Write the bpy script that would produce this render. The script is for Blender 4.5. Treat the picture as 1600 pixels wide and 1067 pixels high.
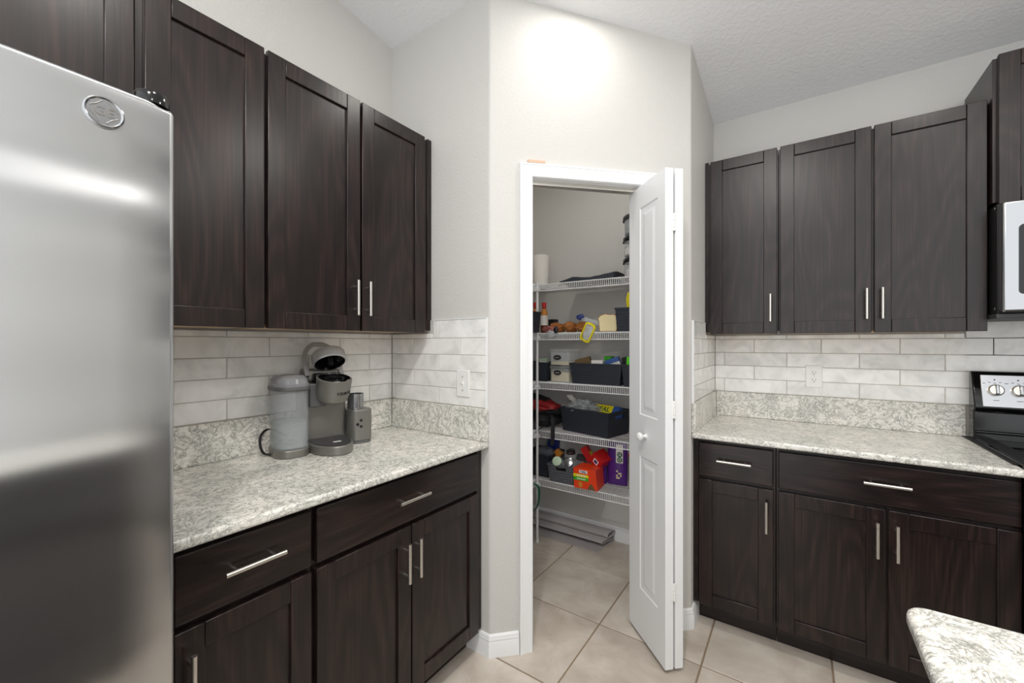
import bpy, math, random
from mathutils import Vector, Matrix, noise as mnoise
for o in list(bpy.data.objects): bpy.data.objects.remove(o)
S = bpy.context.scene
C = S.collection
rnd = random.Random(7)
R = math.radians

# ------------------------------------------------------------------ camera, world, lights, exposure
cd = bpy.data.cameras.new('camera'); cam = bpy.data.objects.new('camera', cd); C.objects.link(cam)
cam.location = (1.7165, -2.718, 1.3375); cam.rotation_euler = (R(90), 0, R(34.61))
cd.sensor_width = 36; cd.lens = 36*646.07/1600; cd.shift_y = .00216; cd.clip_start = .02
S.camera = cam
S.view_settings.view_transform = 'Standard'; S.view_settings.look = 'None'
S.view_settings.gamma = 1; S.view_settings.use_curve_mapping = False
S.view_settings.exposure = 0.3
w = bpy.data.worlds.new('daylight'); S.world = w; w.use_nodes = True
bg = w.node_tree.nodes['Background']; bg.inputs[0].default_value = (.965, .985, 1, 1); bg.inputs[1].default_value = 1.5
# recessed lamps: x, y, watts; aisle pair and pantry one added as pantry fill
LAMPS = [(1.06, -1.20, 2.4), (2.31, -1.22, 6), (1.42, -2.35, 7), (1.62, -3.05, 28), (3.4, -1.25, 6), (2.9, -2.9, 8), (.74, -.66, 3.6)]

# ------------------------------------------------------------------ measured layout (metres)
A_Y, S1, B_X, S2 = 1.316, .633, 1.305, .634       # pantry corner: stub, outer corners
ZC = .918                                          # worktop
ZW, SLOPE = 2.6465, .155                           # vaulted ceiling
def ceil_z(y): return ZW - SLOPE*y
DV = Vector((B_X-S1, A_Y-S2, 0)).normalized(); DN = Vector((DV.y, -DV.x, 0)); DANG = math.atan2(DV.y, DV.x)
DLEN = Vector((B_X-S1, A_Y-S2, 0)).length

# ------------------------------------------------------------------ materials
M = {}
def newmat(name):
    m = bpy.data.materials.new(name); m.use_nodes = True
    nt = m.node_tree; b = nt.nodes['Principled BSDF']; M[name] = m
    return m, nt, b
def lin(c):
    return tuple(((v/255)/12.92 if v/255 <= .04045 else ((v/255+.055)/1.055)**2.4) for v in c)
def N_(nt, t, **kw):
    n = nt.nodes.new(t)
    for k, v in kw.items():
        if k in n.inputs: n.inputs[k].default_value = v
        else: setattr(n, k, v)
    return n
def plain(name, rgb, rough=.5, metal=0, spec=.5, bump=None, alpha=None, trans=0):
    m, nt, b = newmat(name)
    b.inputs['Base Color'].default_value = (*lin(rgb), 1); b.inputs['Roughness'].default_value = rough
    b.inputs['Metallic'].default_value = metal; b.inputs['Specular IOR Level'].default_value = spec
    b.inputs['Transmission Weight'].default_value = trans
    if bump:
        sc, st, dist = bump
        tc = N_(nt, 'ShaderNodeTexCoord'); n = N_(nt, 'ShaderNodeTexNoise'); n.inputs['Scale'].default_value = sc; n.inputs['Detail'].default_value = 4
        bp = N_(nt, 'ShaderNodeBump'); bp.inputs['Strength'].default_value = st; bp.inputs['Distance'].default_value = dist
        nt.links.new(tc.outputs['Object'], n.inputs['Vector']); nt.links.new(n.outputs['Fac'], bp.inputs['Height']); nt.links.new(bp.outputs['Normal'], b.inputs['Normal'])
    return m
def ramp(nt, stops):
    r = N_(nt, 'ShaderNodeValToRGB'); el = r.color_ramp.elements
    while len(el) < len(stops): el.new(.5)
    for e, (p, c) in zip(el, stops): e.position = p; e.color = (*c, 1)
    return r
def clear(name, rgb, fac, rough=.08):
    m = bpy.data.materials.new(name); m.use_nodes = True; nt = m.node_tree; M[name] = m
    b = nt.nodes['Principled BSDF']; b.inputs['Base Color'].default_value = (*lin(rgb), 1); b.inputs['Roughness'].default_value = rough
    t = N_(nt, 'ShaderNodeBsdfTransparent'); mx = N_(nt, 'ShaderNodeMixShader'); mx.inputs[0].default_value = fac
    nt.links.new(t.outputs[0], mx.inputs[1]); nt.links.new(b.outputs[0], mx.inputs[2]); nt.links.new(mx.outputs[0], nt.nodes['Material Output'].inputs[0])
    return m
def wall_paint(name, rgb, scale, strength, dist):
    m, nt, b = newmat(name); b.inputs['Roughness'].default_value = .55; b.inputs['Base Color'].default_value = (*lin(rgb), 1)
    b.inputs['Specular IOR Level'].default_value = .35
    tc = N_(nt, 'ShaderNodeTexCoord'); n = N_(nt, 'ShaderNodeTexNoise'); n.inputs['Scale'].default_value = scale; n.inputs['Detail'].default_value = 3; n.inputs['Distortion'].default_value = .6
    r = ramp(nt, [(.4, (0, 0, 0)), (.62, (1, 1, 1))]); bp = N_(nt, 'ShaderNodeBump'); bp.inputs['Strength'].default_value = strength; bp.inputs['Distance'].default_value = dist
    nt.links.new(tc.outputs['Object'], n.inputs['Vector']); nt.links.new(n.outputs['Fac'], r.inputs[0]); nt.links.new(r.outputs[0], bp.inputs['Height']); nt.links.new(bp.outputs['Normal'], b.inputs['Normal'])
wall_paint('wall_paint', (207, 205, 201), 95, .3, .0014)
wall_paint('ceiling_paint', (244, 245, 247), 48, .3, .003)
plain('trim_white', (238, 239, 240), .35)
plain('door_white', (236, 237, 238), .38)

def wood(name, horizontal=False):
    m, nt, b = newmat(name)
    tc = N_(nt, 'ShaderNodeTexCoord'); oi = N_(nt, 'ShaderNodeObjectInfo')
    add = N_(nt, 'ShaderNodeVectorMath', operation='ADD'); sc = N_(nt, 'ShaderNodeVectorMath', operation='SCALE'); sc.inputs['Scale'].default_value = 37
    cmb = N_(nt, 'ShaderNodeCombineXYZ')
    for k in range(3): nt.links.new(oi.outputs['Random'], cmb.inputs[k])
    nt.links.new(cmb.outputs[0], sc.inputs[0]); nt.links.new(tc.outputs['Object'], add.inputs[0]); nt.links.new(sc.outputs[0], add.inputs[1])
    mp = N_(nt, 'ShaderNodeMapping'); mp.inputs['Scale'].default_value = (.9, 5, 5) if horizontal else (5, 5, .9)
    nt.links.new(add.outputs[0], mp.inputs[0])
    n = N_(nt, 'ShaderNodeTexNoise'); n.inputs['Scale'].default_value = 1.0; n.inputs['Detail'].default_value = 1.5
    nt.links.new(mp.outputs[0], n.inputs['Vector'])
    mul = N_(nt, 'ShaderNodeMath', operation='MULTIPLY'); mul.inputs[1].default_value = 95; sn = N_(nt, 'ShaderNodeMath', operation='SINE')
    nt.links.new(n.outputs['Fac'], mul.inputs[0]); nt.links.new(mul.outputs[0], sn.inputs[0])
    mp2 = N_(nt, 'ShaderNodeMapping'); mp2.inputs['Scale'].default_value = (4, 160, 160) if horizontal else (160, 160, 4)
    n2 = N_(nt, 'ShaderNodeTexNoise'); n2.inputs['Scale'].default_value = 1.0; n2.inputs['Detail'].default_value = 3
    nt.links.new(add.outputs[0], mp2.inputs[0]); nt.links.new(mp2.outputs[0], n2.inputs['Vector'])
    ma = N_(nt, 'ShaderNodeMath', operation='MULTIPLY_ADD'); ma.inputs[1].default_value = .14
    nt.links.new(sn.outputs[0], ma.inputs[0]); nt.links.new(n2.outputs['Fac'], ma.inputs[2])
    r = ramp(nt, [(.25, lin((22, 15, 13))), (.55, lin((33, 23, 21))), (.85, lin((52, 37, 33)))])
    nt.links.new(ma.outputs[0], r.inputs[0]); nt.links.new(r.outputs[0], b.inputs['Base Color'])
    b.inputs['Roughness'].default_value = .29; b.inputs['Specular IOR Level'].default_value = .45
    bp = N_(nt, 'ShaderNodeBump'); bp.inputs['Strength'].default_value = .10; bp.inputs['Distance'].default_value = .001
    nt.links.new(ma.outputs[0], bp.inputs['Height']); nt.links.new(bp.outputs['Normal'], b.inputs['Normal'])
wood('wood'); wood('wood_h', True)
plain('maple', (196, 164, 124), .5)
plain('dark_gap', (16, 12, 11), .6)

def quartz():
    m, nt, b = newmat('quartz')
    tc = N_(nt, 'ShaderNodeTexCoord')
    def veins(scale, dist, lo, hi, seed):
        mp = N_(nt, 'ShaderNodeMapping'); mp.inputs['Location'].default_value = (seed, seed*2, seed*3); nt.links.new(tc.outputs['Object'], mp.inputs[0])
        n = N_(nt, 'ShaderNodeTexNoise'); n.inputs['Scale'].default_value = scale; n.inputs['Detail'].default_value = 7; n.inputs['Roughness'].default_value = .68; n.inputs['Distortion'].default_value = dist
        nt.links.new(mp.outputs[0], n.inputs['Vector'])
        sb = N_(nt, 'ShaderNodeMath', operation='SUBTRACT'); sb.inputs[1].default_value = .5; ab = N_(nt, 'ShaderNodeMath', operation='ABSOLUTE')
        nt.links.new(n.outputs['Fac'], sb.inputs[0]); nt.links.new(sb.outputs[0], ab.inputs[0])
        mr = N_(nt, 'ShaderNodeMapRange'); mr.inputs[1].default_value = lo; mr.inputs[2].default_value = hi; nt.links.new(ab.outputs[0], mr.inputs[0]); return mr.outputs[0]
    v1 = veins(15, 1.5, 0, .045, 0); v2 = veins(34, 1.2, 0, .04, 5)
    big = N_(nt, 'ShaderNodeTexNoise'); big.inputs['Scale'].default_value = 6; big.inputs['Detail'].default_value = 3; nt.links.new(tc.outputs['Object'], big.inputs['Vector'])
    r1 = ramp(nt, [(0, lin((158, 160, 157))), (.35, lin((206, 205, 201))), (.8, lin((240, 238, 234)))]); nt.links.new(v1, r1.inputs[0])
    r2 = ramp(nt, [(0, lin((204, 204, 201))), (.5, lin((236, 235, 232))), (1, (1, 1, 1))]); nt.links.new(v2, r2.inputs[0])
    r3 = ramp(nt, [(.35, lin((234, 235, 232))), (.6, lin((255, 253, 250)))]); nt.links.new(big.outputs['Fac'], r3.inputs[0])
    m1 = N_(nt, 'ShaderNodeMix', data_type='RGBA', blend_type='MULTIPLY'); m1.inputs[0].default_value = 1
    m2 = N_(nt, 'ShaderNodeMix', data_type='RGBA', blend_type='MULTIPLY'); m2.inputs[0].default_value = 1
    nt.links.new(r1.outputs[0], m1.inputs[6]); nt.links.new(r2.outputs[0], m1.inputs[7]); nt.links.new(m1.outputs[2], m2.inputs[6]); nt.links.new(r3.outputs[0], m2.inputs[7])
    nt.links.new(m2.outputs[2], b.inputs['Base Color']); b.inputs['Roughness'].default_value = .2
quartz()

def stone_tile(name, c0, c1, c2, rough, scale, detail=5):
    m, nt, b = newmat(name)
    tc = N_(nt, 'ShaderNodeTexCoord'); oi = N_(nt, 'ShaderNodeObjectInfo')
    sc = N_(nt, 'ShaderNodeVectorMath', operation='SCALE'); sc.inputs['Scale'].default_value = 23; cmb = N_(nt, 'ShaderNodeCombineXYZ')
    for k in range(3): nt.links.new(oi.outputs['Random'], cmb.inputs[k])
    add = N_(nt, 'ShaderNodeVectorMath', operation='ADD')
    nt.links.new(cmb.outputs[0], sc.inputs[0]); nt.links.new(tc.outputs['Object'], add.inputs[0]); nt.links.new(sc.outputs[0], add.inputs[1])
    n = N_(nt, 'ShaderNodeTexNoise'); n.inputs['Scale'].default_value = scale; n.inputs['Detail'].default_value = detail; n.inputs['Roughness'].default_value = .6; n.inputs['Distortion'].default_value = .5
    nt.links.new(add.outputs[0], n.inputs['Vector'])
    r = ramp(nt, [(.3, lin(c0)), (.5, lin(c1)), (.68, lin(c2))]); nt.links.new(n.outputs['Fac'], r.inputs[0])
    hs = N_(nt, 'ShaderNodeHueSaturation'); ml = N_(nt, 'ShaderNodeMath', operation='MULTIPLY_ADD'); ml.inputs[1].default_value = .10; ml.inputs[2].default_value = .95
    nt.links.new(oi.outputs['Random'], ml.inputs[0]); nt.links.new(ml.outputs[0], hs.inputs['Value']); nt.links.new(r.outputs[0], hs.inputs['Color'])
    nt.links.new(hs.outputs[0], b.inputs['Base Color']); b.inputs['Roughness'].default_value = rough
stone_tile('wall_tile', (214, 214, 211), (237, 236, 233), (247, 246, 244), .16, 9)
stone_tile('floor_tile', (178, 166, 153), (197, 187, 175), (211, 202, 191), .38, 5)
plain('grout', (176, 170, 160), .8)
plain('floor_grout', (142, 122, 102), .85)

def steel(name, rgb, rough, aniso, wav=0):
    m, nt, b = newmat(name)
    b.inputs['Base Color'].default_value = (*lin(rgb), 1); b.inputs['Metallic'].default_value = 1; b.inputs['Roughness'].default_value = rough
    if aniso:
        b.inputs['Anisotropic'].default_value = aniso
        t = N_(nt, 'ShaderNodeTangent', direction_type='RADIAL', axis='Z'); nt.links.new(t.outputs[0], b.inputs['Tangent'])
    if wav:
        tc = N_(nt, 'ShaderNodeTexCoord'); mp = N_(nt, 'ShaderNodeMapping'); mp.inputs['Scale'].default_value = (1.6, 1.6, 6.5)
        n = N_(nt, 'ShaderNodeTexNoise'); n.inputs['Scale'].default_value = 1; n.inputs['Detail'].default_value = 0
        bp = N_(nt, 'ShaderNodeBump'); bp.inputs['Strength'].default_value = 1; bp.inputs['Distance'].default_value = wav
        nt.links.new(tc.outputs['Object'], mp.inputs[0]); nt.links.new(mp.outputs[0], n.inputs['Vector']); nt.links.new(n.outputs['Fac'], bp.inputs['Height']); nt.links.new(bp.outputs['Normal'], b.inputs['Normal'])
steel('fridge_steel', (208, 209, 210), .23, .985, .016)
steel('steel', (172, 173, 175), .2, 0)
plain('lid_steel', (176, 178, 180), .25, .25)
steel('nickel', (214, 210, 203), .3, 0)
plain('black_gloss', (12, 12, 13), .12); plain('black_matte', (17, 17, 19), .5); plain('black_glass', (6, 7, 8), .05)
plain('dark_grey', (58, 58, 60), .5); plain('white_plastic', (236, 236, 234), .35); plain('white_wire', (236, 237, 238), .4)
plain('warm_grey', (128, 126, 121), .36, .5); plain('grey_side', (98, 98, 98), .45, .2)
plain('navy_plastic', (42, 46, 56), .5); plain('grey_plastic', (96, 99, 106), .5)
clear('clear_plastic', (225, 230, 232), .22); clear('tank_plastic', (226, 230, 234), .15, .12); clear('water', (176, 188, 186), .34, .05); clear('smoke_plastic', (150, 152, 156), .7, .15)
clear('film', (235, 240, 242), .35, .1)
plain('red', (196, 28, 30), .4); plain('orange', (236, 68, 26), .4); plain('yellow', (240, 222, 30), .4); plain('green', (60, 170, 40), .4)
plain('lime', (96, 214, 40), .4); plain('blue', (56, 90, 160), .4); plain('purple', (86, 40, 130), .35); plain('brown', (108, 86, 54), .6)
plain('deep_green', (16, 98, 66), .5); plain('cream', (238, 222, 176), .8, bump=(60, .5, .004)); plain('crust', (176, 112, 56), .6, bump=(40, .5, .004))
plain('sauce', (110, 52, 24), .25); plain('amber', (208, 134, 52), .3); plain('paper', (236, 232, 226), .8); plain('mat_grey', (178, 172, 172), .6)
plain('backpack_black', (22, 22, 24), .75, bump=(120, .5, .003)); plain('backpack_red', (150, 26, 30), .6, bump=(120, .5, .003))
plain('rice', (226, 206, 160), .8, bump=(220, .8, .004)); plain('pale_green', (186, 206, 180), .5); plain('wood_block', (214, 184, 160), .7)
plain('pink_meat', (168, 96, 88), .4, bump=(50, .5, .006)); plain('bronze', (110, 88, 70), .35, .6); plain('navy_blue', (24, 44, 120), .4)
mm, nt_, b_ = newmat('lamp_glow'); b_.inputs['Emission Color'].default_value = (1, .95, .86, 1); b_.inputs['Emission Strength'].default_value = 2

# ------------------------------------------------------------------ mesh builder
class MB:
    def __init__(s): s.v = []; s.f = []
    def add(s, vs, fs, mat=None):
        o = len(s.v)
        for p in vs:
            p = Vector(p); s.v.append(tuple(mat @ p if mat else p))
        s.f += [tuple(i+o for i in f) for f in fs]; return s
    def box(s, x0, x1, y0, y1, z0, z1, mat=None):
        return s.add([(x0, y0, z0), (x1, y0, z0), (x1, y1, z0), (x0, y1, z0), (x0, y0, z1), (x1, y0, z1), (x1, y1, z1), (x0, y1, z1)],
                     [(0, 3, 2, 1), (4, 5, 6, 7), (0, 1, 5, 4), (1, 2, 6, 5), (2, 3, 7, 6), (3, 0, 4, 7)], mat)
    def hexa(s, pts):
        return s.add(pts, [(0, 3, 2, 1), (4, 5, 6, 7), (0, 1, 5, 4), (1, 2, 6, 5), (2, 3, 7, 6), (3, 0, 4, 7)])
    def prism(s, poly, z0, z1, mat=None):          # z0/z1 number or function of (x,y)
        n = len(poly); g = lambda z, p: z(p) if callable(z) else z
        return s.add([(p[0], p[1], g(z0, p)) for p in poly]+[(p[0], p[1], g(z1, p)) for p in poly],
                     [tuple(range(n-1, -1, -1)), tuple(range(n, 2*n))]+[(i, (i+1) % n, n+(i+1) % n, n+i) for i in range(n)], mat)
    def lathe(s, prof, n=24, mat=None, cap=True):  # prof [(r,z)...]
        vs = []; fs = []
        for r, z in prof:
            for k in range(n): a = 2*math.pi*k/n; vs.append((r*math.cos(a), r*math.sin(a), z))
        for j in range(len(prof)-1):
            for k in range(n): k2 = (k+1) % n; fs.append((j*n+k, j*n+k2, (j+1)*n+k2, (j+1)*n+k))
        if cap:
            fs.append(tuple(range(n-1, -1, -1))); q = (len(prof)-1)*n; fs.append(tuple(q+k for k in range(n)))
        return s.add(vs, fs, mat)
    def cyl(s, p0, p1, r, n=10, r1=None):
        p0 = Vector(p0); p1 = Vector(p1); d = p1-p0; q = d.to_track_quat('Z', 'Y').to_matrix().to_4x4(); q.translation = p0
        return s.lathe([(r, 0), (r if r1 is None else r1, d.length)], n, q)
    def tube(s, pts, r, n=8, flat=1.0):
        pts = [Vector(p) for p in pts]; vs = []; fs = []; up = None
        for i, p in enumerate(pts):
            t = (pts[min(i+1, len(pts)-1)]-pts[max(i-1, 0)]).normalized()
            if up is None: up = Vector((0, 0, 1)) if abs(t.z) < .9 else Vector((0, 1, 0))
            sx = t.cross(up).normalized(); up = sx.cross(t).normalized()
            for k in range(n): a = 2*math.pi*k/n; vs.append(p+sx*(r*math.cos(a))+up*(r*flat*math.sin(a)))
        for j in range(len(pts)-1):
            for k in range(n): k2 = (k+1) % n; fs.append((j*n+k, j*n+k2, (j+1)*n+k2, (j+1)*n+k))
        fs.append(tuple(range(n-1, -1, -1))); q = (len(pts)-1)*n; fs.append(tuple(q+k for k in range(n)))
        return s.add(vs, fs)
    def blob(s, c, rad, seed=0, amp=.15, fr=2., nu=20, nv=12, mat=None, sq=1.):
        vs = []; fs = []
        for j in range(nv+1):
            t = math.pi*j/nv
            for k in range(nu):
                a = 2*math.pi*k/nu; d = Vector((math.sin(t)*math.cos(a), math.sin(t)*math.sin(a), math.cos(t)))
                if sq != 1: d = Vector([math.copysign(abs(q)**sq, q) for q in d])
                e = 1+amp*mnoise.noise(d*fr+Vector((seed*3.1, seed*1.7, seed)))
                vs.append((c[0]+d.x*rad[0]*e, c[1]+d.y*rad[1]*e, c[2]+d.z*rad[2]*e))
        for j in range(nv):
            for k in range(nu): k2 = (k+1) % nu; fs.append((j*nu+k, (j+1)*nu+k, (j+1)*nu+k2, j*nu+k2))
        return s.add(vs, fs, mat)
    def build(s, name, mat, parent=None, bevel=0, smooth=35, seg=2):
        me = bpy.data.meshes.new(name); me.from_pydata(s.v, [], s.f); me.validate(); 
        import bmesh
        bm = bmesh.new(); bm.from_mesh(me); bmesh.ops.recalc_face_normals(bm, faces=bm.faces); bm.to_mesh(me); bm.free()
        me.materials.append(M[mat])
        if smooth:
            me.polygons.foreach_set('use_smooth', [True]*len(me.polygons)); me.set_sharp_from_angle(angle=R(smooth))
        o = bpy.data.objects.new(name, me); C.objects.link(o)
        if parent is not None: o.parent = parent
        if bevel:
            b = o.modifiers.new('bevel', 'BEVEL'); b.width = bevel; b.segments = seg; b.limit_method = 'ANGLE'; b.angle_limit = R(40)
        return o
def tag(o, label, cat=None, group=None, kind=None):
    if label: o['label'] = label
    if cat: o['category'] = cat
    if group: o['group'] = group
    if kind: o['kind'] = kind
    return o
def thing(name, label, cat, loc=(0, 0, 0), rz=0, group=None):
    o = bpy.data.objects.new(name, None); C.objects.link(o); o.location = loc; o.rotation_euler = (0, 0, rz); o.empty_display_size = .1
    return tag(o, label, cat, group)
def struct(o): o['kind'] = 'structure'; return o
def rrect(x0, x1, y0, y1, r, n=5):
    pts = []
    for cx, cy, a0 in ((x1-r, y1-r, 0), (x0+r, y1-r, 90), (x0+r, y0+r, 180), (x1-r, y0+r, 270)):
        for k in range(n+1): a = R(a0+90*k/n); pts.append((cx+r*math.cos(a), cy+r*math.sin(a)))
    return pts
def spline(pts, n=6):
    P_ = [Vector(p) for p in pts]; out = []
    for i in range(len(P_)-1):
        p0, p1, p2, p3 = P_[max(0, i-1)], P_[i], P_[i+1], P_[min(len(P_)-1, i+2)]
        for k in range(n):
            t = k/n; out.append(.5*((2*p1)+(p2-p0)*t+(2*p0-5*p1+4*p2-p3)*t*t+(3*p1-p0-3*p2+p3)*t**3))
    return out+[P_[-1]]
def text_mesh(txt, size, name, mat, parent, matrix, depth=.0006, bold=False):
    cu = bpy.data.curves.new(name, 'FONT'); cu.body = txt; cu.size = size; cu.extrude = depth; cu.align_x = 'CENTER'; cu.align_y = 'CENTER'
    if bold: cu.offset = size*.02
    to = bpy.data.objects.new(name+'_src', cu); C.objects.link(to)
    dg = bpy.context.evaluated_depsgraph_get(); me = bpy.data.meshes.new_from_object(to.evaluated_get(dg))
    bpy.data.objects.remove(to); me.materials.clear(); me.materials.append(M[mat])
    o = bpy.data.objects.new(name, me); C.objects.link(o); o.parent = parent; o.matrix_local = matrix
    return o

# ------------------------------------------------------------------ room shell
fl = struct(MB().box(-.12, 4.5, -3.9, .12, -.06, -.004).build('floor', 'floor_grout', smooth=0)); fl['label'] = 'beige square floor tiles with brown grout'
tp = .4485; tm = None
for i in range(-3, 9):
    for j in range(-10, 2):
        x0 = 1.387+tp*i; y0 = -.856+tp*j
        if x0 > 4.2 or x0 < -.1-tp or y0 > .02 or y0 < -3.9: continue
        if tm is None:
            g = .0035; h = tp-g
            mb = MB(); mb.add([(g, g, -.008), (h, g, -.008), (h, h, -.008), (g, h, -.008), (g, g, -.0015), (h, g, -.0015), (h, h, -.0015), (g, h, -.0015), (g+.002, g+.002, 0), (h-.002, g+.002, 0), (h-.002, h-.002, 0), (g+.002, h-.002, 0)],
                              [(8, 9, 10, 11)]+[(k, (k+1) % 4, 4+(k+1) % 4, 4+k) for k in range(4)]+[(4+k, 4+(k+1) % 4, 8+(k+1) % 4, 8+k) for k in range(4)])
            to = mb.build('floor_tile', 'floor_tile', fl, smooth=0); tm = to.data
        else:
            to = bpy.data.objects.new('floor_tile', tm); C.objects.link(to); to.parent = fl
        to.location = (x0, y0, 0)
cz = lambda p: ceil_z(p[1])
struct(MB().prism([(-.12, -3.9), (4.5, -3.9), (4.5, .12), (-.12, .12)], cz, lambda p: ceil_z(p[1])+.1).build('ceiling', 'ceiling_paint', smooth=0))['label'] = 'white textured vaulted ceiling'
wl = struct(MB().prism([(-.12, -3.9), (0, -3.9), (0, .12), (-.12, .12)], 0, cz).build('wall_left', 'wall_paint', smooth=0))
wr = struct(MB().prism([(0, 0), (4.5, 0), (4.5, .12), (0, .12)], 0, cz).build('wall_right', 'wall_paint', smooth=0))
struct(MB().prism([(4.4, -3.2), (4.5, -3.2), (4.5, 0), (4.4, 0)], 0, cz).build('wall_end', 'wall_paint', smooth=0))
# pantry enclosure, bullnose corners, doorway in the diagonal
TH = .11
ang1 = 0.0
def corner_pts(P, d0, d1, r, n=6):
    P = Vector(P); d0 = Vector(d0); d1 = Vector(d1); al = d0.angle(d1); t = r*math.tan(al/2)
    a = P-d0*t; nrm = Vector((d0.y, -d0.x)); c = a-nrm*r if (d1.dot(nrm) < 0) else a+nrm*r
    out = []
    v0 = a-c; b = P+d1*t; v1 = b-c
    for k in range(n+1):
        q = v0.lerp(v1, k/n).normalized()*r; out.append(tuple(c+q))
    return out
d2 = Vector((DV.x, DV.y))
oL = [(0, -A_Y)]+corner_pts((S1, -A_Y), (1, 0), d2, .022)
oR = corner_pts((B_X, -S2), d2, (0, 1), .022)+[(B_X, 0)]
DO0, DO1, DZ = .171, .823, 2.078                 # rough opening along the diagonal
P = lambda t, n=0: tuple((Vector((S1, -A_Y))+d2*t-Vector((-DV.y, DV.x))*n)[:2])
i1 = Vector((S1, -A_Y))+Vector((-math.tan(DANG/2)*TH, TH)); i2 = Vector((B_X, -S2))+Vector((-TH, math.tan((math.pi/2-DANG)/2)*TH))
wp = MB()
wp.prism(oL+[P(DO0), P(DO0, -TH), tuple(i1), (0, -A_Y+TH)], 0, cz)
wp.prism([P(DO1)]+oR+[(B_X-TH, 0), tuple(i2), P(DO1, -TH)], 0, cz)
wp.prism([P(DO0), P(DO1), P(DO1, -TH), P(DO0, -TH)], DZ, cz)
wp = struct(wp.build('wall_pantry', 'wall_paint', smooth=30)); wp['label'] = 'angled corner pantry wall with doorway'

def dfr(name): # a frame at the left end of the diagonal: x along the wall, -y towards the room
    o = bpy.data.objects.new(name, None); C.objects.link(o); o.location = (S1, -A_Y, 0); o.rotation_euler = (0, 0, DANG); return o
# door lining and casing
trim = tag(dfr('trim_1'), 'white door casing and lining round the pantry doorway', kind='structure')
JI0, JI1, JH = .189, .805, 2.062
MB().box(DO0, JI0, -.002, TH+.002, 0, DZ).build('jamb', 'trim_white', trim)
MB().box(JI1, DO1, -.002, TH+.002, 0, DZ).build('jamb', 'trim_white', trim)
MB().box(JI0, JI1, -.002, TH+.002, JH, DZ).build('head_jamb', 'trim_white', trim)
MB().box(JI0, JI1, .03, .062, JH-.018, JH).build('door_track', 'nickel', trim)
def casing(sgn, face, name):
    prof = [(.0, 0), (.0, .010), (.004, .0115), (.010, .0115), (.013, .009), (.022, .010), (.034, .014), (.042, .0165), (.046, .0165), (.048, .0185), (.055, .0185), (.056, 0)]
    mb = MB(); vs = []; fs = []
    for wq, t in prof:
        y = face-sgn*t
        vs += [(JI0-.004-wq, y, 0), (JI0-.004-wq, y, JH+.002+wq), (JI1+.004+wq, y, JH+.002+wq), (JI1+.004+wq, y, 0)]
    for j in range(len(prof)-1):
        for k in range(3): fs.append((4*j+k, 4*j+k+1, 4*j+5+k, 4*j+4+k))
    mb.add(vs, fs); return mb.build(name, 'trim_white', trim, smooth=20)
casing(1, 0, 'casing'); casing(-1, TH, 'casing')

# baseboards
def baseboard(name, pts, label):
    prof = [(0, 0), (.0135, 0), (.0135, .062), (.011, .068), (.0125, .074), (.0085, .084), (.0085, .088), (.004, .094), (0, .095)]
    P2 = [Vector(p) for p in pts]; mb = MB(); vs = []; fs = []
    nrm = []
    for i in range(len(P2)-1): d = (P2[i+1]-P2[i]).normalized(); nrm.append(Vector((d.y, -d.x)))
    for i, p in enumerate(P2):
        if i == 0: n = nrm[0]
        elif i == len(P2)-1: n = nrm[-1]
        else: n = (nrm[i-1]+nrm[i]); n = n/(n.dot(nrm[i]))
        for o, z in prof: vs.append((p.x+n.x*o, p.y+n.y*o, z))
    m = len(prof)
    for i in range(len(P2)-1):
        for k in range(m-1): fs.append((i*m+k, (i+1)*m+k, (i+1)*m+k+1, i*m+k+1))
    for i in (0, len(P2)-1): fs.append(tuple(i*m+k for k in range(m)))
    mb.add(vs, fs); o = mb.build(name, 'trim_white', smooth=25); o['kind'] = 'structure'; o['label'] = label
baseboard('baseboard_left', [(.50, -A_Y), (S1, -A_Y), P(JI0-.062)], 'white baseboard wrapping the corner beside the coffee cabinet')
baseboard('baseboard_right', [P(JI1+.062), (B_X, -S2), (B_X, -.50)], 'white baseboard wrapping the corner behind the pantry door')
baseboard('baseboard_pantry', [(0, -A_Y+TH), (0, 0), (B_X-TH, 0)][::1], 'white baseboard inside the pantry')

# ------------------------------------------------------------------ backsplash tiles (pieces of the walls)
tile_cache = {}
def tile(parent, L, H, M4):
    L = round(L, 4); H = round(H, 4)
    if L < .006 or H < .006: return
    if (L, H) not in tile_cache:
        c = .0018; t = .008; mb = MB()
        mb.add([(0, 0, 0), (L, 0, 0), (L, 0, H), (0, 0, H), (0, -t+c, 0), (L, -t+c, 0), (L, -t+c, H), (0, -t+c, H), (c, -t, c), (L-c, -t, c), (L-c, -t, H-c), (c, -t, H-c)],
               [(8, 9, 10, 11)]+[(k, (k+1) % 4, 4+(k+1) % 4, 4+k) for k in range(4)]+[(4+k, 4+(k+1) % 4, 8+(k+1) % 4, 8+k) for k in range(4)])
        o = mb.build('tile', 'wall_tile', parent, smooth=0); tile_cache[(L, H)] = o.data
    else:
        o = bpy.data.objects.new('tile', tile_cache[(L, H)]); C.objects.link(o); o.parent = parent
    o.matrix_local = M4
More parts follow.
